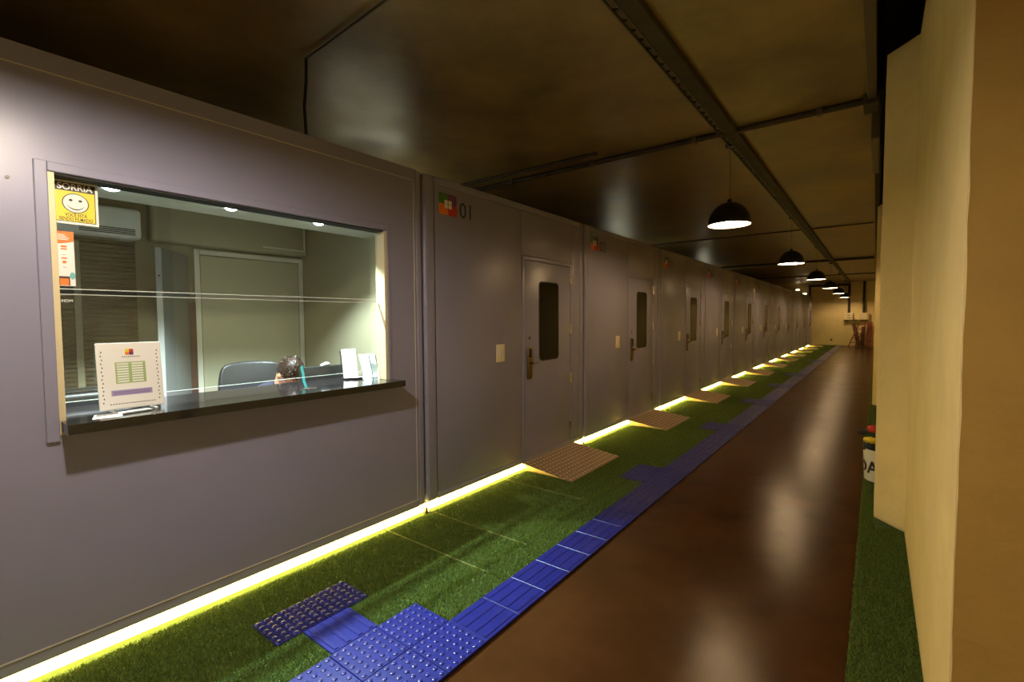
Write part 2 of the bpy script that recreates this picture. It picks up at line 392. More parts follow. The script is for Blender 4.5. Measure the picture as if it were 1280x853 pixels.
P0 = pendant(); lamps = []; LAMPY = {-1: -3.9, 0: .33, 1: 5.6, 2: 10.35, 3: 15.1, 4: 19.85, 5: 24.6, 6: 29.6}
for n_, k in enumerate(range(-1, 7)):
    L = P0 if n_ == 0 else copy_tree(P0)
    L.location = (LAMPX if k > 0 else 1.22, LAMPY[k], LAMPZ); tag(L, lab[k], 'lamp', 'pendant lamps along the corridor')
    lamps.append(L)
for L in lamps[:2]:
    for c_ in L.children:
        if c_.name.startswith('bulb'): c_.data = c_.data.copy(); c_.data.materials[0] = M['bulb_near']; c_.location.z = -.018

# ------------------------------------------------------------------ cabins
ZB, H = .08, 2.632
W = 2.5; Y0 = 2.4706
def room():
    A = thing('cabin', 'x', 'cabin')
    g_ = .009; y0, y1 = g_, W - g_
    MB().box(-5.8, -.05, y0 + .02, y1 - .02, ZB + .02, H - .03).build('shell', 'paint', A)
    MB().box(-.10, .012, y0, y0 + .115, ZB, H, .028, 5).build('corner_post', 'paint', A, 30)
    MB().box(-.10, .004, y1 - .085, y1, ZB, H, .02, 4).build('corner_post', 'paint', A, 30)
    MB().box(-.09, .003, y0 + .115, y1 - .085, H - .062, H - .002, .006).build('top_rail', 'paint', A, 30)
    MB().box(-.09, .003, y0 + .115, y1 - .085, ZB + .001, ZB + .05, .006).build('bottom_rail', 'paint', A, 30)
    MB().box(-.06, 0, y0 + .118, 1.268, ZB + .052, H - .064, .003).build('wall_panel', 'paint', A, 30)
    MB().box(-.06, 0, 2.235, y1 - .087, ZB + .052, H - .064, .003).build('wall_panel', 'paint', A, 30)
    MB().box(-.06, 0, 1.273, 2.230, 2.14, H - .064, .003).build('transom_panel', 'paint', A, 30)
    s = MB().box(-.06, .007, 1.271, 1.312, ZB + .002, 2.136, .004); s.box(-.06, .007, 2.19, 2.232, ZB + .002, 2.136, .004); s.box(-.06, .007, 1.3125, 2.1895, 2.098, 2.136, .004)
    s.build('door_frame', 'paint', A, 30)
    D = MB().box(-.045, .002, 1.317, 2.185, ZB + .004, 2.094, .004).build('door', 'paint', A, 30)
    D['label'] = 'grey door leaf with tall dark glazed slot'
    # vision panel with rounded corners
    v = MB().prism(rrect(1.570, 1.928, 1.09, 1.895, .045), -.002, .0045).build('vision_panel', 'darkglass', D); v['label'] = 'tall dark glass slot with rounded corners'
    s = MB(); o_, i_ = rrect(1.562, 1.936, 1.082, 1.903, .05), rrect(1.574, 1.924, 1.094, 1.891, .042)
    for xx in (0,):
        a = [s.bm.verts.new((.007, p[0], p[1])) for p in o_]; b2 = [s.bm.verts.new((.007, p[0], p[1])) for p in i_]
        c = [s.bm.verts.new((-.001, p[0], p[1])) for p in o_]; d = [s.bm.verts.new((.0046, p[0], p[1])) for p in i_]
        for q in range(len(a)):
            j = (q + 1) % len(a)
            s.bm.faces.new((a[q], a[j], b2[j], b2[q])); s.bm.faces.new((a[q], a[j], c[j], c[q])); s.bm.faces.new((b2[q], b2[j], d[j], d[q]))
    s.build('gasket', 'seal', D)
    # electronic lock
    s = MB().box(.002, .022, 1.345, 1.415, .915, 1.235, .008, 3); l = s.build('lock', 'brass', D, 35); l['label'] = 'brass electronic lock plate'
    MB().box(.020, .030, 1.356, 1.404, 1.13, 1.222, .005).build('card_reader', 'darkmetal', D, 35)
    MB().cyl((.02, 1.385, 1.075), (.062, 1.385, 1.075), .013, seg=14).cyl((.056, 1.375, 1.075), (.056, 1.475, 1.07), .0095, seg=12).ball((.056, 1.475, 1.07), (.0095, .0095, .0095), 10, 8).ball((.056, 1.378, 1.075), (.012, .012, .012), 10, 8).build('lever', 'brass', D, 40)
    MB().cyl((.001, 1.392, 1.325), (.006, 1.392, 1.325), .014, seg=16).build('peephole', 'darkmetal', D, 40)
    for z in (1.953, 1.396, .849, .299):
        MB().cyl((.012, 2.186, z - .055), (.012, 2.186, z + .055), .008, seg=12).box(.002, .006, 2.160, 2.186, z - .05, z + .05).build('hinge', 'steel', D, 40)
    pl = MB().box(0, .010, .868, .985, 1.12, 1.283, .004).build('switch_plate', 'cream', A, 35); pl['label'] = 'cream switch plate'
    MB().box(.009, .014, .905, .948, 1.165, 1.24, .003).build('switch_button', 'white', pl)
    # logo: four rounded squares and pale clover
    lg = MB().box(.0002, .0008, .172, .374, 2.352, 2.518).build('logo', 'paint', A); lg['label'] = 'square logo of green, purple, orange and red with pale clover'
    for (cy, cz, c_) in ((.224, 2.478, 'green'), (.322, 2.476, 'purple'), (.224, 2.394, 'orange'), (.324, 2.392, 'red')):
        MB().prism(rrect(cy - .052, cy + .052, cz - .043, cz + .043, .02), .0008, .0016).build('logo_square', c_, lg)
    s = MB()
    for dy, dz in ((-.022, .017), (.022, .017), (-.022, -.017), (.022, -.017)): s.prism(rrect(.275 + dy - .019, .275 + dy + .019, 2.436 + dz - .016, 2.436 + dz + .016, .009), .0016, .0022)
    s.build('logo_clover', 'inkwhite', lg)
    return A
ORD = ['first', 'second', 'third', 'fourth', 'fifth', 'sixth', 'seventh', 'eighth', 'ninth', 'tenth', 'last']
names = ['01', '02', '03', '04', '05', '06', '07', '08', '09', '10', '11']
R0 = room(); cabins = []
for k, nm in enumerate(names):
    A = R0 if k == 0 else copy_tree(R0)
    A.location = (0, Y0 + W * k, 0); cabins.append(A)
    tag(A, f'grey numbered cabin with glazed door, {ORD[k]} in the row after the reception cabin', 'cabin', 'numbered cabins in a row')
for A, nm in zip(cabins, names):
    text('room_number', nm, .178, .402, 2.357, .001, 'ink', A)
# reception cabin
RA = thing('reception_cabin', 'grey reception cabin with wide service window and yellow warning sticker', 'cabin', (0, 0, 0))
ry0, ry1 = -3.7, Y0 - .009
wy0, wy1, wz0, wz1 = .41, 2.135, 1.09, 2.14
MB().box(-.10, .004, ry1 - .06, ry1, ZB, H, .018, 4).build('corner_post', 'paint', RA, 30)
MB().box(-.10, .012, ry0, ry0 + .11, ZB, H, .028, 4).build('corner_post', 'paint', RA, 30)
s = MB()
s.box(-.08, 0, ry0 + .11, ry1 - .06, ZB, wz0 - .045); s.box(-.08, 0, ry0 + .11, ry1 - .06, wz1, H)
s.box(-.08, 0, ry0 + .11, wy0, wz0 - .045, wz1); s.box(-.08, 0, wy1, ry1 - .06, wz0 - .045, wz1)
s.build('front_wall', 'paint', RA)
MB().box(-3.2, -.02, ry0 + .02, ry1 - .02, H - .06, H - .004).build('roof', 'paint', RA)
s = MB().box(-.001, .004, ry0 + .2, 2.385, .132, .138); s.box(-.001, .004, 2.381, 2.387, .132, 2.53); s.box(-.001, .003, ry0 + .2, 2.385, 2.545, 2.55); s.build('edge_bead', 'bead', RA)
s = MB()
s.box(-.002, .016, wy0 - .042, wy0, wz0 - .085, wz1 + .042, .004); s.box(-.002, .010, wy0, wy1, wz1 + .002, wz1 + .042, .004); s.box(-.002, .006, wy1 + .002, wy1 + .022, wz0, wz1 + .042, .002)
s.build('window_surround', 'paint', RA)
M['jamb'] = mat('jamb_cream', (.66, .56, .34), .45)
MB().box(-.10, .006, wy0 - .001, wy0 + .022, wz0 - .06, wz1, .002).build('window_jamb', 'jamb', RA)
MB().box(-.10, -.002, wy1 - .022, wy1 + .001, wz0, wz1, .002).build('window_jamb', 'jamb', RA)
MB().box(-.10, -.004, wy0, wy1, wz1 - .006, wz1 + .001).build('head_seal', 'seal', RA)
MB().cyl((-.001, .295, 2.09), (.005, .295, 2.09), .007, seg=10).build('screw', 'darkmetal', RA)
for (z0, z1) in ((1.66, wz1 - .01), (1.158, 1.634)):
    p = MB().box(-.089, -.081, wy0 + .022, wy1 - .022, z0, z1).build('glass_pane', 'glass', RA)
    e = MB()
    if z0 > 1.5: e.box(-.0892, -.0808, wy0 + .022, wy1 - .022, z0 - .003, z0)
    else: e.box(-.0892, -.0808, wy0 + .022, wy1 - .022, z1, z1 + .0025); e.box(-.0892, -.0808, wy0 + .022, wy1 - .022, z0 - .0025, z0)
    e.build('polished_edge', 'glassedge', p)
# interior
IW = -1.62; iy1 = 2.385
MB().box(IW - .05, IW, -2.2, iy1, ZB, H - .06).build('back_wall', 'inwall', RA)
MB().box(IW, -.08, iy1, ry1 - .062, ZB, H - .06).build('side_wall', 'inwall', RA)
MB().box(IW, -.08, -2.25, -2.2, ZB, H - .06).build('side_wall', 'inwall', RA)
MB().box(IW, -.08, -2.2, iy1, ZB, ZB + .03).build('cabin_floor', 'brown', RA)
MB().box(IW, -.08, -2.2, iy1, 2.40, 2.43).build('inner_ceiling', 'inceil', RA)
MB().box(-.62, -.08, -2.2, iy1, 2.19, 2.40).build('soffit', 'inceil', RA)
s = MB().box(-1.62, -1.50, 1.18, iy1, 2.11, 2.40, .02, 3); s.build('bulkhead', 'inwall', RA, 35)
s = MB(); yA, yB, zA, zB = 1.98, 2.36, 2.15, 2.385
s.box(-1.50, -1.49, yA, yB, zA, zA + .012); s.box(-1.50, -1.49, yB - .012, yB, zA, zB); s.build('panel_moulding', 'indoor_frame', RA)
ID = MB().box(-1.62, -1.585, 1.52, 2.335, ZB + .03, 2.045, .003).build('inner_door', mat('inner_door_paint', (.42, .40, .28), .5), RA)
s = MB().box(-1.62, -1.578, 2.340, 2.38, ZB + .03, 2.09, .003); s.box(-1.62, -1.578, 1.475, 1.515, ZB + .03, 2.09, .003); s.box(-1.62, -1.578, 1.515, 2.340, 2.05, 2.09, .003); s.build('inner_door_frame', 'indoor_frame', RA)
for (xx, yy) in ((-.33, .695), (-.33, 1.255), (-.33, 1.82)):
    d = MB().lathe([(.045, 0), (.045, -.004), (.034, -.004)], (xx, yy, 2.19), 24).build('downlight', 'white', RA, 30)
    MB().ball((xx, yy, 2.187), (.033, .033, .013), 20, 10).build('downlight_lens', 'spot', d, 60)
    ld_ = bpy.data.lights.new('downlight_beam', 'SPOT'); ld_.energy = SPOT_W; ld_.color = SPOT_COL; ld_.spot_size = math.radians(112); ld_.spot_blend = .55; ld_.shadow_soft_size = .012
    lo_ = bpy.data.objects.new('downlight_beam', ld_); C.objects.link(lo_); lo_.location = (xx, yy, 2.168); lo_.parent = RA

# feet and LED strips
for k in range(12):
    yk = Y0 + W * k
    f = thing('corner_casting', ('small metal corner foot between the reception cabin and first numbered cabin' if k == 0 else f'small metal corner foot after the {ORD[k-1]} numbered cabin'), 'bracket', (0, yk, 0), group='corner feet under the cabins')
    MB().box(-.012, .03, -.03, .03, .002, .010, .003).build('foot_plate', 'darkmetal', f)
    MB().prism([(-.020, .010), (.016, .010), (.004, .052), (-.006, .052)], -.010, .008).build('gusset', 'darkmetal', f)
    MB().cyl((.018, .004, .009), (.018, .004, .026), .007, seg=8).build('bolt', 'steel', f)
for k in range(-1, 11):
    ya, yb = (ry0, Y0) if k < 0 else (Y0 + W * k, Y0 + W * (k + 1))
    lt = thing('led_strip', 'glowing yellow light strip under the reception cabin' if k < 0 else f'glowing yellow light strip under the {ORD[k]} numbered cabin', 'light strip', (0, ya, 0), group='light strips under the cabins')
    MB().box(-.075, -.028, .002, yb - ya - .002, .004, .075, .003).build('channel', 'white', lt)
    MB().box(-.028, -.018, .002, yb - ya - .002, .016, .070, .004).build('diffuser', 'led', lt)

# unseen tube lights on the cabin roofs, added for the glow on the ceiling
for k, l_ in ((0, 'unseen slim tube light on the roof of the first numbered cabin'), (3, 'unseen slim tube light on the roof of the fourth numbered cabin'), (6, 'unseen slim tube light on the roof of the seventh numbered cabin')):
    tl = thing('tube_light', l_, 'lamp', (-2.5, Y0 + W * k + .75, H - .030), group='unseen tube lights on the cabin roofs')
    MB().box(-.04, .04, 0, 1.2, 0, .035, .006).build('batten', 'white', tl)
    MB().cyl((0, .03, .062), (0, 1.17, .062), .014, seg=14).build('tube', 'tubelight', tl, 40)
    for yy in (.0, 1.17): MB().box(-.02, .02, yy, yy + .03, .035, .082, .004).build('end_cap', 'white', tl)

# ------------------------------------------------------------------ ramps
def ramp():
    R = thing('access_ramp', 'x', 'ramp')
    x0, x1, z0, z1, L = .004, .565, .090, .020, 1.02
    th = .004
    MB().prism([(x0, z0), (x1, z1), (x1, z1 - th), (x0, z0 - th)], 0, L, 'y').build('tread_plate', 'checker', R)
    s = MB(); sl = (z1 - z0) / (x1 - x0); ang = math.atan(sl)
    nx, ny = 10, 18
    for i in range(nx):
        for j in range(ny):
            cx = x0 + (x1 - x0) * (i + .5) / nx; cy = L * (j + .5 + (.25 if i % 2 else -.25)) / ny; cz = z0 + sl * (cx - x0)
            s.lathe([(.014, -.001), (.010, .0042), (.0003, .0056)], (cx, cy, cz - .0004), 6)
    st = s.build('studs', 'stud', R); st['kind'] = 'stuff'
    MB().box(x1 - .006, x1 + .004, 0, L, .011, z1 + .001, .002).build('front_lip', 'checker', R)
    for yy in (.03, L / 2, L - .035):
        MB().prism([(x0 + .02, z0 - th - .003), (x1 - .03, z1 - th + .001), (x1 - .03, .011), (x0 + .02, .011)], yy, yy + .004, 'y').build('rib', 'checker', R)
    return R
ramp0 = ramp()
for k, nm in enumerate(names):
    r_ = ramp0 if k == 0 else copy_tree(ramp0)
    r_.location = (0, 3.72 + W * k, 0); tag(r_, f'studded metal access ramp at the door of the {ORD[k]} numbered cabin', 'ramp', 'access ramps at the cabin doors')

# ------------------------------------------------------------------ counter and what lies on it
CT = 1.09
ct = thing('service_counter', 'black polished stone counter under the reception window', 'counter', (0, 0, 0))
MB().prism([(-.42, wy0 + .004), (.14, wy0 + .004), (.14, 2.168), (.0005, 2.168), (.0005, wy1 - .001), (-.1005, wy1 - .001), (-.1005, 2.378), (-.42, 2.378)], CT - .042, CT, 'z').build('stone_top', 'granite', ct, 35)
s = MB()
for yy in (.7, 1.8): s.prism([(-.40, CT - .043), (-.09, CT - .043), (-.09, CT - .25)], yy, yy + .01, 'y')
s.build('bracket', 'darkmetal', ct)
# tariff stand
st = thing('tariff_stand', 'acrylic stand holding a white price sheet with green table on the counter', 'sign', (-.035, .675, CT), 0)
tilt = Matrix.Translation((0, 0, .016)) @ Matrix.Rotation(math.radians(-7), 4, 'Y')
def tilted(o): o.matrix_local = tilt; return o
w2, hh = .124, .31
acr = tilted(MB().box(-.004, 0, -w2, w2, 0, hh, .001).build('acrylic_sheet', 'white', st))
sh = tilted(MB().box(.0, .0012, -w2 + .004, w2 - .004, .004, hh - .004).build('price_sheet', 'paper', st))
def on_sheet(o): o.parent = sh; return o
for (yy, zz, c_) in ((-.008, .272, 'yellow'), (.008, .272, 'red'), (-.008, .258, 'orange'), (.008, .258, 'purple')): MB().box(.0012, .0016, yy - .009, yy + .007, zz - .007, zz + .007).build('logo_square', c_, sh)
s = MB()
for k in range(9): s.box(.0012, .0015, -.03 + k * .008, -.03 + k * .008 + .004, .240, .245)
s.build('caption', 'ink', sh)
s = MB(); s.box(.0012, .0015, -.058, .058, .118, .218); s.build('table_block', 'pale_green', sh)
s = MB()
for k in range(8): s.box(.0015, .0018, -.052, -.008, .124 + k * .0117, .1305 + k * .0117); s.box(.0015, .0018, .004, .048, .124 + k * .0117, .1305 + k * .0117)
s.build('table_rows', 'paper', sh)
s = MB(); s.box(.0012, .0015, -.078, .078, .062, .088); s.build('note_band', 'lavender', sh)
s = MB()
for zz in (.069, .077): 
    for k in range(22): s.box(.0015, .0017, -.07 + k * .0064, -.07 + k * .0064 + .0045, zz, zz + .003)
s.build('note_text', 'purple', sh)
s = MB()
for k in range(14):
    for yy in (-.106, .106): s.box(.0012, .0015, yy - .004 + .003 * (k % 2), yy + .0 + .003 * (k % 2), .03 + k * .018, .037 + k * .018)
for k in range(18): s.box(.0012, .0015, -.085 + k * .0098, -.085 + k * .0098 + .006, .022, .026)
s.build('border_dashes', 'ink', sh)
s = MB()
for yy in (-.085, .075): s.box(-.05, .03, yy, yy + .014, .0, .010, .002); s.box(-.012, -.002, yy, yy + .014, .01, .03)
s.build('stand_foot', mat('clear_acrylic', (.55, .58, .60), .1), st)
pf = thing('price_leaflet', 'white printed leaflet lying on the counter before the price stand', 'leaflet', (.035, .565, CT), math.radians(-14))
MB().box(-.055, .055, -.05, .05, .0005, .003).build('leaflet', 'paper', pf)
s = MB()
for k in range(4): s.box(-.04 + k * .022, -.034 + k * .022, -.04, .035, .003, .0034)
s.build('print', 'ink', pf)
pe = thing('pen_tray', 'slim white pen lying under the price stand', 'pen', (.03, .66, CT), math.radians(8))
MB().cyl((0, -.06, .007), (0, .06, .007), .0065, seg=12).build('barrel', 'white', pe, 40)
MB().cyl((0, .06, .007), (0, .075, .007), .005, .0015, seg=12).build('tip', 'white', pe, 40)
# leaflet holder, acrylic displays, tumbler on the right
lh = thing('leaflet_holder', 'black leaflet holder with white sheets beside the monitor', 'holder', (-.24, 1.985, CT), math.radians(-10))
MB().box(-.045, .03, -.05, .075, 0, .012, .003).build('base', 'black', lh)
MB().prism([(-.055, .012), (-.043, .012), (-.085, .20), (-.095, .20)], -.04, .075, 'y').build('back', 'black', lh)
MB().prism([(-.038, .014), (-.033, .014), (-.072, .212), (-.078, .212)], -.036, .07, 'y').build('sheet', 'paper', lh)
MB().prism([(.012, .012), (.016, .012), (-.01, .12), (-.014, .12)], -.055, .03, 'y').build('sheet', 'paper', lh)
MB().box(-.01, .05, .0, .08, .0125, .0145).build('sheet', 'paper', lh)
for i, (yy, l_) in enumerate(((2.125, 'thin acrylic display frame edge-on, next to the leaflet holder'), (2.18, 'thin acrylic display frame edge-on, next to the tumbler'))):
    a = thing('display_frame', l_, 'frame', (-.22, yy, CT), math.radians(0), 'acrylic display frames on the counter')
    rot = Matrix.Rotation(math.radians(12), 4, 'X')
    MB().box(-.07, .05, -.004, .0, .004, .175, .001, 1, rot=rot).build('acrylic_sheet', 'glassedge', a)
    MB().box(-.07, .05, .0005, .0035, .004, .172, rot=rot).build('backing', 'ink', a)
    MB().box(-.07, .05, -.035, .012, 0, .006, .002).build('foot', 'glassedge', a)
tb = thing('tumbler', 'small clear tumbler beside the window jamb', 'glass', (-.20, 2.235, CT))
MB().lathe([(.001, 0), (.024, 0), (.029, .085), (.0265, .085), (.022, .006), (.001, .006)], (0, 0, .0), 24).build('bowl', 'glass', tb, 40)
MB().lathe([(.0225, .004), (.0265, .06), (.001, .06)], (0, 0, 0), 20).build('water', 'glass', tb, 40)
# keys with teal lanyard
ky = thing('key_bunch', 'bunch of keys on a teal lanyard lying on the counter', 'keys', (-.05, 1.545, CT))
pts = [(.0, .0, .006), (-.05, .022, .010), (-.13, .055, .030), (-.25, .115, .066), (-.36, .165, .102), (-.385, .19, .106), (-.39, .25, .104)]
s = MB()
for a, b2 in zip(pts[:-1], pts[1:]):
    a, b2 = Vector(a), Vector(b2); n_ = Vector((0, .009, 0)) if True else 0
    q = [s.bm.verts.new(a - n_), s.bm.verts.new(a + n_), s.bm.verts.new(b2 + n_), s.bm.verts.new(b2 - n_)]
    s.bm.faces.new(q)
bmesh.ops.remove_doubles(s.bm, verts=s.bm.verts, dist=1e-5)
bmesh.ops.solidify(s.bm, geom=s.bm.faces[:], thickness=.002)
s.build('lanyard', 'teal', ky)
for k, a in enumerate((-60, -15, 30, 75)):
    t = math.radians(a); d = Vector((math.cos(t), math.sin(t), 0))
    rotm = Matrix.Rotation(t, 4, 'Z')
    s = MB().box(.012, .03, -.010, .010, .0015, .0037, .002, 2, rot=rotm); s.box(.028, .062, -.004, .004, .0015, .0037, rot=rotm); s.box(.045, .052, -.008, -.003, .0015, .0037, rot=rotm); s.box(.056, .061, -.007, -.003, .0015, .0037, rot=rotm)
    s.build('key', 'steel', ky)
s = MB(); n_ = 20
for k in range(n_):
    a = 2 * PI * k / n_; b2 = 2 * PI * (k + 1) / n_
    s.cyl((.014 * math.cos(a), .014 * math.sin(a), .004), (.014 * math.cos(b2), .014 * math.sin(b2), .004), .0014, seg=6)
s.build('key_ring', 'steel', ky)

# desk, monitor, chair, person, printer, air conditioner, reflection slats, leaf, post
dk = thing('reception_desk', 'brown desk behind the service counter', 'desk', (0, 0, 0))
MB().box(-.72, -.09, .45, 2.36, .71, .745, .004).build('desk_top', 'brown', dk)
for yy in (.47, 2.31): MB().box(-.70, -.12, yy, yy + .03, ZB + .03, .71).build('side_panel', 'brown', dk)
MB().box(-.13, -.11, .50, 2.31, .3, .71).build('modesty_panel', 'brown', dk)
mo = thing('computer_monitor', 'black flat monitor seen from behind, back to the service window', 'monitor', (-.46, 1.93, .745), math.radians(-4))
MB().box(-.02, .02, -.20, .20, .12, .435, .008).build('casing', 'black', mo, 35)
MB().box(-.0205, -.0195, -.188, .188, .135, .424).build('screen', 'darkglass', mo)
MB().box(.0, .03, -.03, .03, .02, .2, .004).build('stand', 'black', mo)
MB().cyl((.0, 0, 0), (.0, 0, .018), .11, seg=28).build('foot', 'black', mo, 40)
MB().cyl((.0, -.045, .436), (.0, .0, .452), .011, seg=12).ball((0, 0, .447), (.02, .024, .013), 12, 8).build('webcam', 'white', mo, 50)
pr = thing('label_printer', 'low black box on the desk behind the price stand', 'printer', (-.58, .62, .745))
MB().box(-.12, .12, -.16, .16, 0, .40, .02, 3).build('housing', 'black', pr, 35)
MB().box(-.08, .08, -.12, .12, .399, .412, .006).build('lid', 'darkmetal', pr, 35)
oc = thing('office_chair', 'black leather office chair behind the bowed person', 'chair', (-1.08, 1.70, ZB + .03), 0)
def cushion(name, x0, x1, y0, y1, z0, z1, curve=0, m_='leather'):
    s = MB().box(x0, x1, y0, y1, z0, z1)
    bmesh.ops.subdivide_edges(s.bm, edges=s.bm.edges[:], cuts=5, use_grid_fill=True)
    cx, cy, cz = (x0 + x1) / 2, (y0 + y1) / 2, (z0 + z1) / 2
    for v in s.bm.verts:
        a, b2, c = (v.co.x - cx) / ((x1 - x0) / 2), (v.co.y - cy) / ((y1 - y0) / 2), (v.co.z - cz) / ((z1 - z0) / 2)
        if (x1 - x0) < (z1 - z0):
            v.co.x = cx + a * (x1 - x0) / 2 * (1 - .55 * max(abs(b2) ** 4, abs(c) ** 4)) + curve * b2 * b2
            v.co.y = cy + b2 * (y1 - y0) / 2 * (1 - .10 * max(0, c) ** 3); v.co.z = cz + c * (z1 - z0) / 2 * (1 - .07 * b2 * b2)
        else:
            v.co.z = cz + c * (z1 - z0) / 2 * (1 - .5 * max(abs(b2) ** 4, abs(a) ** 4)); v.co.x = cx + a * (x1 - x0) / 2 * (1 - .12 * b2 * b2)
    o = s.build(name, m_, oc, 50)
    md = o.modifiers.new('s', 'SUBSURF'); md.levels = 1; md.render_levels = 1
    return o
cushion('backrest', -.16, -.06, -.245, .245, .46, 1.085, .05)
cushion('seat', -.12, .38, -.25, .25, .36, .46)
for yy in (-.28, .25): MB().box(-.06, .25, yy, yy + .04, .55, .585, .01).box(.08, .12, yy, yy + .03, .40, .55, .006).build('armrest', 'black', oc, 40)
MB().cyl((.12, 0, .08), (.12, 0, .37), .028, seg=14).build('gas_column', 'darkmetal', oc, 40)
for k in range(5):
    a = 2 * PI * k / 5; e = (.12 + .28 * math.cos(a), .28 * math.sin(a), .065)
    MB().cyl((.12, 0, .095), e, .024, .015, seg=10).build('base_leg', 'black', oc, 40)
    MB().cyl((e[0], e[1] - .02, .026), (e[0], e[1] + .02, .026), .025, seg=14).build('caster', 'black', oc, 40)

# --- person seated, bowed over the desk
PX, PY = -.70, 1.775
pe_ = thing('person', 'person with short dark brown hair bowed low behind the monitor', 'person', (-1.0, PY, ZB + .03 + .46))
O = Vector((-1.0, PY, ZB + .03 + .46))
def remesh(s, name, m_, parent, vox, smooth=6):
    o = s.build(name, m_, parent)
    md = o.modifiers.new('r', 'REMESH'); md.mode = 'VOXEL'; md.voxel_size = vox; md.use_smooth_shade = True
    m2 = o.modifiers.new('sm', 'SMOOTH'); m2.iterations = smooth; m2.factor = .5
    bpy.context.view_layer.update(); dg = bpy.context.evaluated_depsgraph_get()
    me = bpy.data.meshes.new_from_object(o.evaluated_get(dg)); o.modifiers.clear(); old = o.data; o.data = me; bpy.data.meshes.remove(old)
    return o
HC = Vector((PX, PY, 1.115)) - O            # head centre, local
hr = Matrix.Rotation(math.radians(58), 4, 'Y')  # face axis (+x) tips down
def hp(x, y, z): return HC + (hr @ Vector((x, y, z)))
def limb(s, a, b2, ra, rb, n=7):
    a, b2 = Vector(a), Vector(b2)
    for k in range(n + 1):
        t = k / n; r = ra + (rb - ra) * t; s.ball(a.lerp(b2, t), (r, r, r), 14, 10)
    if (b2 - a).length > 1e-4: s.cyl(a, b2, ra, rb, 14)
s = MB()
s.ball(HC, (.092, .072, .115), 20, 16, hr)
s.ball(hp(.045, 0, -.055), (.058, .055, .065), 16, 12, hr)           # jaw
s.ball(hp(.098, 0, -.02), (.017, .012, .026), 10, 8, hr)             # nose
s.ball(hp(.088, 0, -.066), (.012, .024, .008), 10, 8, hr)            # lips
for sg in (-1, 1): s.ball(hp(-.005, sg * .076, -.012), (.020, .010, .032), 10, 8, hr @ Matrix.Rotation(sg * .35, 4, 'Z'))
chest = Vector((-.93, PY, .90)) - O; pelv = Vector((-1.03, PY, .62)) - O; neck = Vector((-.83, PY, 1.02)) - O
limb(s, neck, hp(-.05, 0, -.06), .055, .052)
limb(s, pelv, chest, .125, .14); limb(s, chest, neck, .10, .055)
limb(s, pelv + Vector((0, -.05, 0)), chest + Vector((0, -.06, .02)), .12, .11); limb(s, pelv + Vector((0, .05, 0)), chest + Vector((0, .06, .02)), .12, .11)
sh_, el, wr = {}, {}, {}
for sg in (-1, 1):
    sh_[sg] = Vector((-.90, PY + sg * .185, .945)) - O; el[sg] = Vector((-.78, PY + sg * .25, .765)) - O + Vector((0, 0, .03)); wr[sg] = Vector((-.60, PY + sg * .11, .785)) - O
    limb(s, sh_[sg], el[sg], .056, .045); limb(s, el[sg], wr[sg], .044, .028); limb(s, chest, sh_[sg], .085, .056)
    hd = wr[sg] + Vector((.05, -sg * .012, -.008)); s.ball(hd, (.05, .04, .017), 14, 10)
    for i in range(4):
        L_ = (.062, .072, .068, .054)[i]; st_ = hd + Vector((.035, sg * (-.028 + .019 * i), 0)); mid = st_ + Vector((L_ * .55, 0, .004)); en = st_ + Vector((L_, 0, -.010))
        limb(s, st_, mid, .0095, .009, 4); limb(s, mid, en, .009, .008, 4)
    limb(s, hd + Vector((-.01, -sg * .03, 0)), hd + Vector((.03, -sg * .058, -.006)), .012, .009, 5)
    hip = pelv + Vector((.05, sg * .09, -.03)); kn = Vector((-.50, PY + sg * .13, .60)) - O; an = Vector((-.48, PY + sg * .13, .19)) - O
    limb(s, hip, kn, .088, .062, 9); limb(s, kn, an, .058, .04, 9); limb(s, an + Vector((-.02, 0, -.03)), an + Vector((.13, 0, -.045)), .038, .03, 5)
body = remesh(s, 'body', 'skin', pe_, .009)
s = MB()
limb(s, pelv + Vector((0, 0, -.02)), chest, .138, .152); limb(s, chest, neck + Vector((-.01, 0, -.015)), .112, .068)
for sg in (-1, 1):
    limb(s, pelv + Vector((0, sg * .05, 0)), chest + Vector((0, sg * .06, .02)), .132, .122); limb(s, chest, sh_[sg], .095, .066); limb(s, sh_[sg], el[sg], .066, .054); limb(s, el[sg], el[sg].lerp(wr[sg], .7), .053, .040)
remesh(s, 'shirt', 'shirt', pe_, .012)
s = MB()
for sg in (-1, 1):
    hip = pelv + Vector((.05, sg * .09, -.03)); kn = Vector((-.50, PY + sg * .13, .60)) - O; an = Vector((-.48, PY + sg * .13, .21)) - O
    limb(s, hip, kn, .098, .071, 9); limb(s, kn, an, .068, .055, 9)
limb(s, pelv + Vector((0, -.06, -.04)), pelv + Vector((0, .06, -.04)), .13, .13)
remesh(s, 'trousers', 'black', pe_, .013)
s = MB()
for sg in (-1, 1):
    an = Vector((-.48, PY + sg * .13, .17)) - O
    limb(s, an + Vector((-.04, 0, -.015)), an + Vector((.15, 0, -.03)), .045, .036, 6)
remesh(s, 'shoes', 'black', pe_, .01)
s = MB()
s.ball(hp(-.018, 0, .030), (.096, .080, .110), 24, 18, hr)
hr_o = remesh(s, 'hair', 'hair', pe_, .009, 3)
vv = [v.co.copy() for v in hr_o.data.vertices]; nn = [v.normal.copy() for v in hr_o.data.vertices]
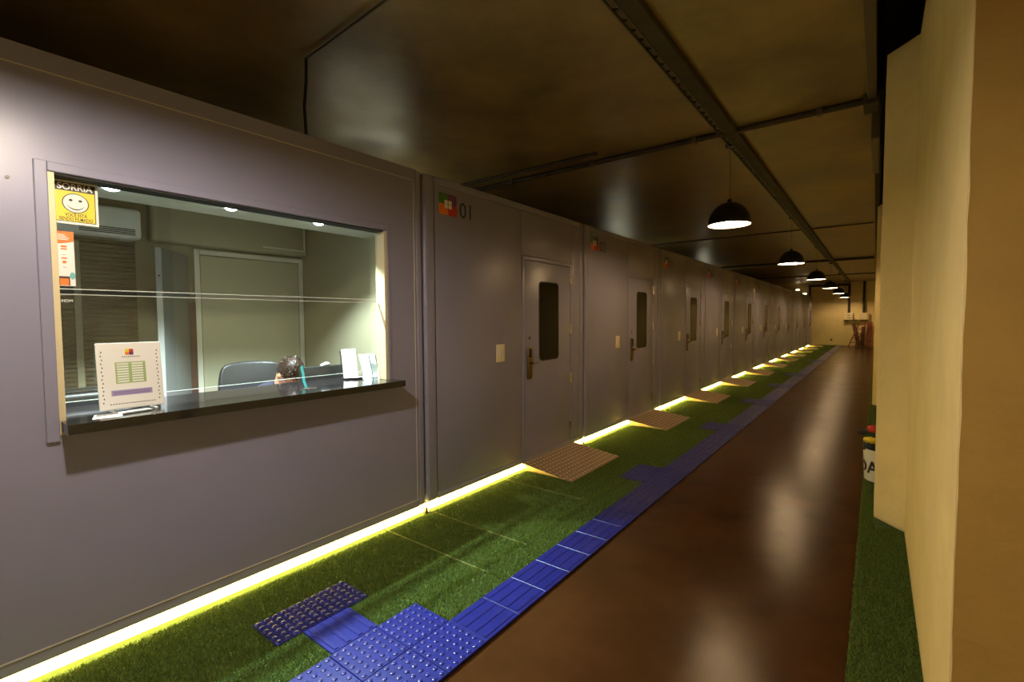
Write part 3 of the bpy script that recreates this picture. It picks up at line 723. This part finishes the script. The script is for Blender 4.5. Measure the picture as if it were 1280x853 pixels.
# trim the face side of the cap, then add short tufts
bmh = bmesh.new(); bmh.from_mesh(hr_o.data)
inv = hr.inverted()
kill = [v for v in bmh.verts if (lambda q: q.x > .055 and q.z < .055 or (q.z < -.035 and q.x > -.035))(inv @ (v.co - HC))]
bmesh.ops.delete(bmh, geom=kill, context='VERTS')
for v in list(bmh.verts):
    if random.random() < .55:
        n_ = v.normal; t = Vector((random.uniform(-1, 1), random.uniform(-1, 1), random.uniform(-1, 1))).cross(n_).normalized()
        p = v.co; q = t.cross(n_) * .0035
        a = bmh.verts.new(p + q - n_ * .002); b2 = bmh.verts.new(p - q - n_ * .002); c = bmh.verts.new(p + n_ * random.uniform(.008, .019) + t * random.uniform(.006, .016)); bmh.faces.new((a, b2, c))
bmh.to_mesh(hr_o.data); bmh.free()
for sg in (-1, 1):
    MB().ball(hp(.083, sg * .031, .004), (.009, .012, .009), 12, 8, hr).build('eye', 'inkwhite', pe_, 60)
    MB().ball(hp(.091, sg * .031, .004), (.003, .005, .005), 10, 8, hr).build('iris', 'ink', pe_, 60)

ac = thing('air_conditioner', 'white wall-mounted air conditioner behind the yellow sticker', 'air conditioner', (-1.62, .70, 2.09), 0)
MB().box(0, .21, -.42, .40, 0, .215, .03, 4).build('housing', 'white', ac, 35)
MB().box(.10, .205, -.36, .28, -.004, .006, .002).build('louvre', 'inceil', ac)
for k in range(4): MB().box(.206, .2125, .06, .36, .028 + k * .012, .034 + k * .012).build('vent_slot', 'darkmetal', ac)
lv = thing('reflection_slats', 'olive-brown slats standing in for a glass reflection, on the cabin back wall under the air conditioner', 'blind', (-1.615, .15, .95), 0)  # slats stand in for corridor lines reflected in the window glass
for k in range(36):
    MB().box(.004, .022, 0, .95, k * .031, k * .031 + .026, rot=None).build('slat', 'louvre', lv)
MB().box(.0, .03, 0, .95, 36 * .031, 36 * .031 + .05, .004).build('head_rail', 'louvre', lv)
MB().box(.022, .032, .60, .64, -.02, 1.12, .003).build('divider', 'inwall', lv)
pd = thing('cupboard_leaf', 'narrow white panel door standing ajar with pale front edge', 'panel', (-1.58, 1.42, ZB + .03), 0)
ang = math.atan2(1.13 - 1.42, -1.2 + 1.58)
rot = Matrix.Rotation(ang, 4, 'Z')
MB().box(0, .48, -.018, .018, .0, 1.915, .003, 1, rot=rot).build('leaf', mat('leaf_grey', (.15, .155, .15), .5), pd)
MB().box(.4805, .484, -.018, .018, .0, 1.915, rot=rot).build('edge_strip', mat('leaf_edge', (.38, .38, .36), .5), pd)
MB().cyl(rot @ Vector((.484, .002, 1.72)), rot @ Vector((.487, .002, 1.72)), .006, seg=8).build('screw', 'darkmetal', pd)
po = thing('wooden_post', 'dark brown wooden post beside the inner door frame', 'post', (-1.575, 1.435, ZB + .03))
MB().box(-.03, .03, -.045, .03, 0, 1.55, .004).build('post', 'brown', po)
MB().box(-.04, .04, -.055, .035, 0, .08, .004).build('plinth', 'brown', po)

# ------------------------------------------------------------------ stickers on the glass
GX = -.0795
sg_ = thing('camera_notice', 'yellow smiling-face sticker with black heading on the window glass', 'sticker', (GX, .510, 1.955))
MB().box(-.001, .0006, -.077, .077, -.010, .180).build('backing', 'inkwhite', sg_)
MB().box(.0006, .0010, -.068, .068, .0, .170).build('black_border', 'ink', sg_)
MB().box(.0010, .0013, -.065, .065, .003, .134).build('yellow_field', 'yellow', sg_)
text('heading', 'SORRIA', .038, 0, .140, .0014, 'inkwhite', sg_, 'CENTER', .0002, .118, .0006)
fc = MB().prism(disc(0, .083, .045, .043), .0013, .0016).build('face_outline', 'ink', sg_)
MB().prism(disc(0, .083, .0415, .0395), .0016, .0019).build('face', 'inkwhite', sg_)
for yy in (-.016, .016): MB().prism(disc(yy, .095, .0065, .0055, 14), .0019, .0022).build('eye_dot', 'ink', sg_)
s = MB(); n_ = 14
up = [(.031 * math.cos(PI + PI * k / n_), .084 + .026 * math.sin(PI + PI * k / n_)) for k in range(n_ + 1)]; dn = [(.031 * math.cos(PI + PI * k / n_), .084 + .031 * math.sin(PI + PI * k / n_)) for k in range(n_ + 1)]
for k in range(n_): s.prism([up[k], up[k + 1], dn[k + 1], dn[k]], .0019, .0022)
s.build('smile', 'ink', sg_)
text('line', 'VOCÊ ESTÁ', .021, 0, .0235, .0014, 'ink', sg_, 'CENTER', .0002, .074, .0003)
text('line', 'SENDO FILMADO', .021, 0, .0055, .0014, 'ink', sg_, 'CENTER', .0002, .112, .0003)
fl = thing('service_flyer', 'orange-topped white flyer stuck on the window glass below the yellow sticker', 'flyer', (GX, .465, 1.672))
MB().box(-.001, .0006, -.033, .033, 0, .238).build('sheet', 'paper', fl)
MB().prism([(-.033, .238), (.033, .238), (.033, .196)] + [(.033 - .066 * k / 8, .196 - .014 * math.sin(PI * .5 * k / 8)) for k in range(1, 9)], .0006, .0009).build('orange_header', 'orange', fl)
s = MB()
for (zz, ww) in ((.222, .03), (.215, .036), (.208, .044), (.201, .04)): s.box(.0009, .0011, -.026, -.026 + ww, zz, zz + .003)
s.build('header_lines', 'paper', fl)
s = MB()
for (zz, ww, h_) in ((.168, .02, .008), (.158, .02, .006), (.135, .012, .002), (.118, .018, .006), (.098, .012, .012), (.08, .01, .003)): s.box(.0006, .0009, -ww / 2 - .001, ww / 2 - .001, zz, zz + h_)
s.build('red_lines', 'orange', fl)
MB().box(.0006, .0009, -.022, .015, .002, .042).build('photo_block', 'brown', fl)
MB().box(.0009, .0011, -.018, .011, .002, .032).build('photo_inner', 'orange', fl)
MB().prism(disc(.024, .045, .009, .016, 16), .0006, .0010).build('teal_spot', 'tealprint', fl)
mk = thing('maker_mark', 'tiny white lettering on the lower glass pane', 'lettering', (GX, .448, 1.600))
text('letters', 'HDM', .018, 0, 0, .0, 'inkwhite', mk, 'LEFT', .0003, .036)

# ------------------------------------------------------------------ end wall fittings
def pipe_run(label, pts, r=.055):
    p = thing('black_pipe', label, 'pipe', (0, 0, 0), group='black pipes on the end wall')
    MB().tube(pts, r, 12).build('pipe', 'pipe', p, 50)
    s = MB()
    for q in pts: s.ball(q, (r * 1.25,) * 3, 12, 8)
    s.build('elbow', 'pipe', p, 50)
YP = YE - .11
pipe_run('black pipe arching over the end wall and down to the left meter box', [(-.2, YP, 2.62), (-.2, YP, 3.24), (1.58, YP, 3.24), (1.58, YP, 1.74)])
pipe_run('black pipe dropping straight from the ceiling to the right meter box', [(2.22, YP, 3.395), (2.22, YP, 1.74)])
for xx, w_, l_ in ((1.58, .38, 'cream electrical box under the arched pipe on the end wall'), (2.24, .36, 'cream electrical box under the straight pipe on the end wall')):
    e = thing('electrical_box', l_, 'box', (xx, YE - .10, 1.38), group='electrical boxes on the end wall')
    MB().box(-w_ / 2, w_ / 2, -.1, .1, 0, .37, .01).build('case', 'cream', e)
    d = MB().box(-w_ / 2 + .03, w_ / 2 - .03, -.112, -.10, .03, .34, .004).build('cover', 'cream', e)
    if xx < 2:
        for zz in (.1, .23): MB().box(-.06, .08, -.116, -.111, zz, zz + .03).build('slot', 'darkmetal', d)
sf = thing('wall_shelf', 'thin dark shelf under the electrical boxes', 'shelf', (0, YE, 1.345))
MB().box(1.38, 2.42, -.24, 0, 0, .03).build('board', 'brown', sf)
for xx in (1.5, 2.3): MB().prism([(0, 0), (-.2, 0), (0, -.16)], xx, xx + .02, 'x').build('bracket', 'darkmetal', sf)
ld = thing('step_ladder', 'reddish wooden ladder leaning below the electrical boxes', 'ladder', (1.62, 30.3, 0))
for dx in (0, .28):
    MB().box(-.025, .025, -.03, .03, 0, 1.36, rot=Matrix.Translation((dx, 0, 0)) @ Matrix.Rotation(math.radians(20), 4, 'Y') @ Matrix.Rotation(math.radians(-12), 4, 'X')).build('rail', 'wood_red', ld)
for k in range(5):
    z = .2 + k * .23; o_ = z * math.tan(math.radians(20)); yy = z * math.tan(math.radians(12))
    MB().box(o_, o_ + .28, yy - .03, yy + .03, z - .015, z + .015).build('rung', 'wood_red', ld)
for i, (xx, h_, wd_, tl, l_) in enumerate(((2.05, 1.22, .16, -12, 'slim dark brown board tilted against the ladder'), (2.17, 1.05, .16, 4, 'dark brown board between the slim board and the tall one'), (2.46, 1.28, .22, 1, 'tall reddish-brown board next to the right wall'))):
    b_ = thing('leaning_board', l_, 'board', (xx, 30.55, 0), group='boards leaning on the end wall')
    rt = Matrix.Rotation(math.radians(tl), 4, 'Y') @ Matrix.Rotation(math.radians(-13), 4, 'X')
    MB().box(-wd_ / 2, wd_ / 2, -.015, .015, .02, h_, .004, rot=rt).build('plank', 'tarp' if i < 2 else 'wood_red', b_)
    MB().box(-wd_ / 2 + .02, wd_ / 2 - .02, -.03, -.015, .25, .32, rot=rt).build('batten', 'tarp', b_)
for xx, zz, l_ in ((.83, .30, 'small dark socket low on the end wall'), (1.96, .38, 'round black cable drum on the end wall behind the ladder')):
    k_ = thing('wall_socket', l_, 'socket', (xx, YE, zz))
    MB().cyl((0, -.03, 0), (0, 0, 0), .05 if xx < 1 else .09, seg=18).build('cover', 'pipe', k_, 40)
    MB().cyl((0, -.04, 0), (0, -.03, 0), .02, seg=12).build('plug', 'black', k_, 40)

for xx, zz, l_ in ((-.79, 3.07, 'small glowing wall light over the last cabin, nearer the ceiling'), (-.45, 2.84, 'small glowing wall light over the last cabin, next to the black pipe')):
    wl = thing('wall_light', l_, 'lamp', (xx, YE, zz), group='wall lights on the end wall')
    MB().box(-.11, .11, -.05, 0, -.05, .05, .01).build('housing', 'white', wl)
    MB().ball((0, -.05, 0), (.09, .03, .035), 14, 8).build('diffuser', 'walllight', wl, 60)

# ------------------------------------------------------------------ pot beside the pier
pt = thing('toy_bin', 'white bin with black lettering beside the pier, filled with coloured cloths', 'bin', (2.83, 5.44, TZ + .001))
MB().lathe([(.001, 0), (.115, 0), (.135, .015), (.15, .30), (.142, .30), (.128, .02), (.001, .02)], (0, 0, 0), 28).build('pail', 'white', pt, 40)
t_ = text('lettering', 'DA', .16, 0, .0, .0, 'ink', pt, 'CENTER', .001, None, .003)
for v in t_.data.vertices:
    # wrap the letters round the pail, towards the corridor
    a = PI + .62 + v.co.y / .145; rad = .117 + .033 * ((v.co.z + .13) / .30) + .012 + v.co.x
    v.co = Vector((rad * math.cos(a), rad * math.sin(a), .09 + v.co.z))
for (dx, dy, dz, r_, c_, l_) in ((-.095, -.02, .345, (.06, .07, .075), mat('dark_blue_cloth', (.01, .02, .035), .7), 'dark blue cloth bundle in the white bin'), (-.095, -.05, .40, (.055, .045, .028), 'yellow', 'yellow cloth roll in the white bin'),
                                (-.10, .03, .435, (.06, .05, .045), mat('dark_green_cloth', (.01, .05, .025), .7), 'dark green cloth in the white bin'), (-.078, .01, .492, (.045, .045, .035), 'red', 'red cloth on top of the white bin'), (-.155, .0, .455, (.045, .03, .022), 'black', 'black glove hanging over the white bin rim')):
    c2 = thing('cloth_bundle', l_, 'cloth', (2.83 + dx, 5.44 + dy, TZ + dz - .02), group='coloured cloths in the white bin')
    s = MB().ball((0, 0, 0), r_, 16, 12)
    for v in s.bm.verts: v.co += Vector((random.uniform(-1, 1), random.uniform(-1, 1), random.uniform(-1, 1))) * .006
    s.build('cloth', c_, c2, 80)
    MB().ball((r_[0] * .3, r_[1] * .3, -r_[2] * .4), (r_[0] * .8, r_[1] * .75, r_[2] * .8), 12, 8).build('fold', c_, c2, 80)
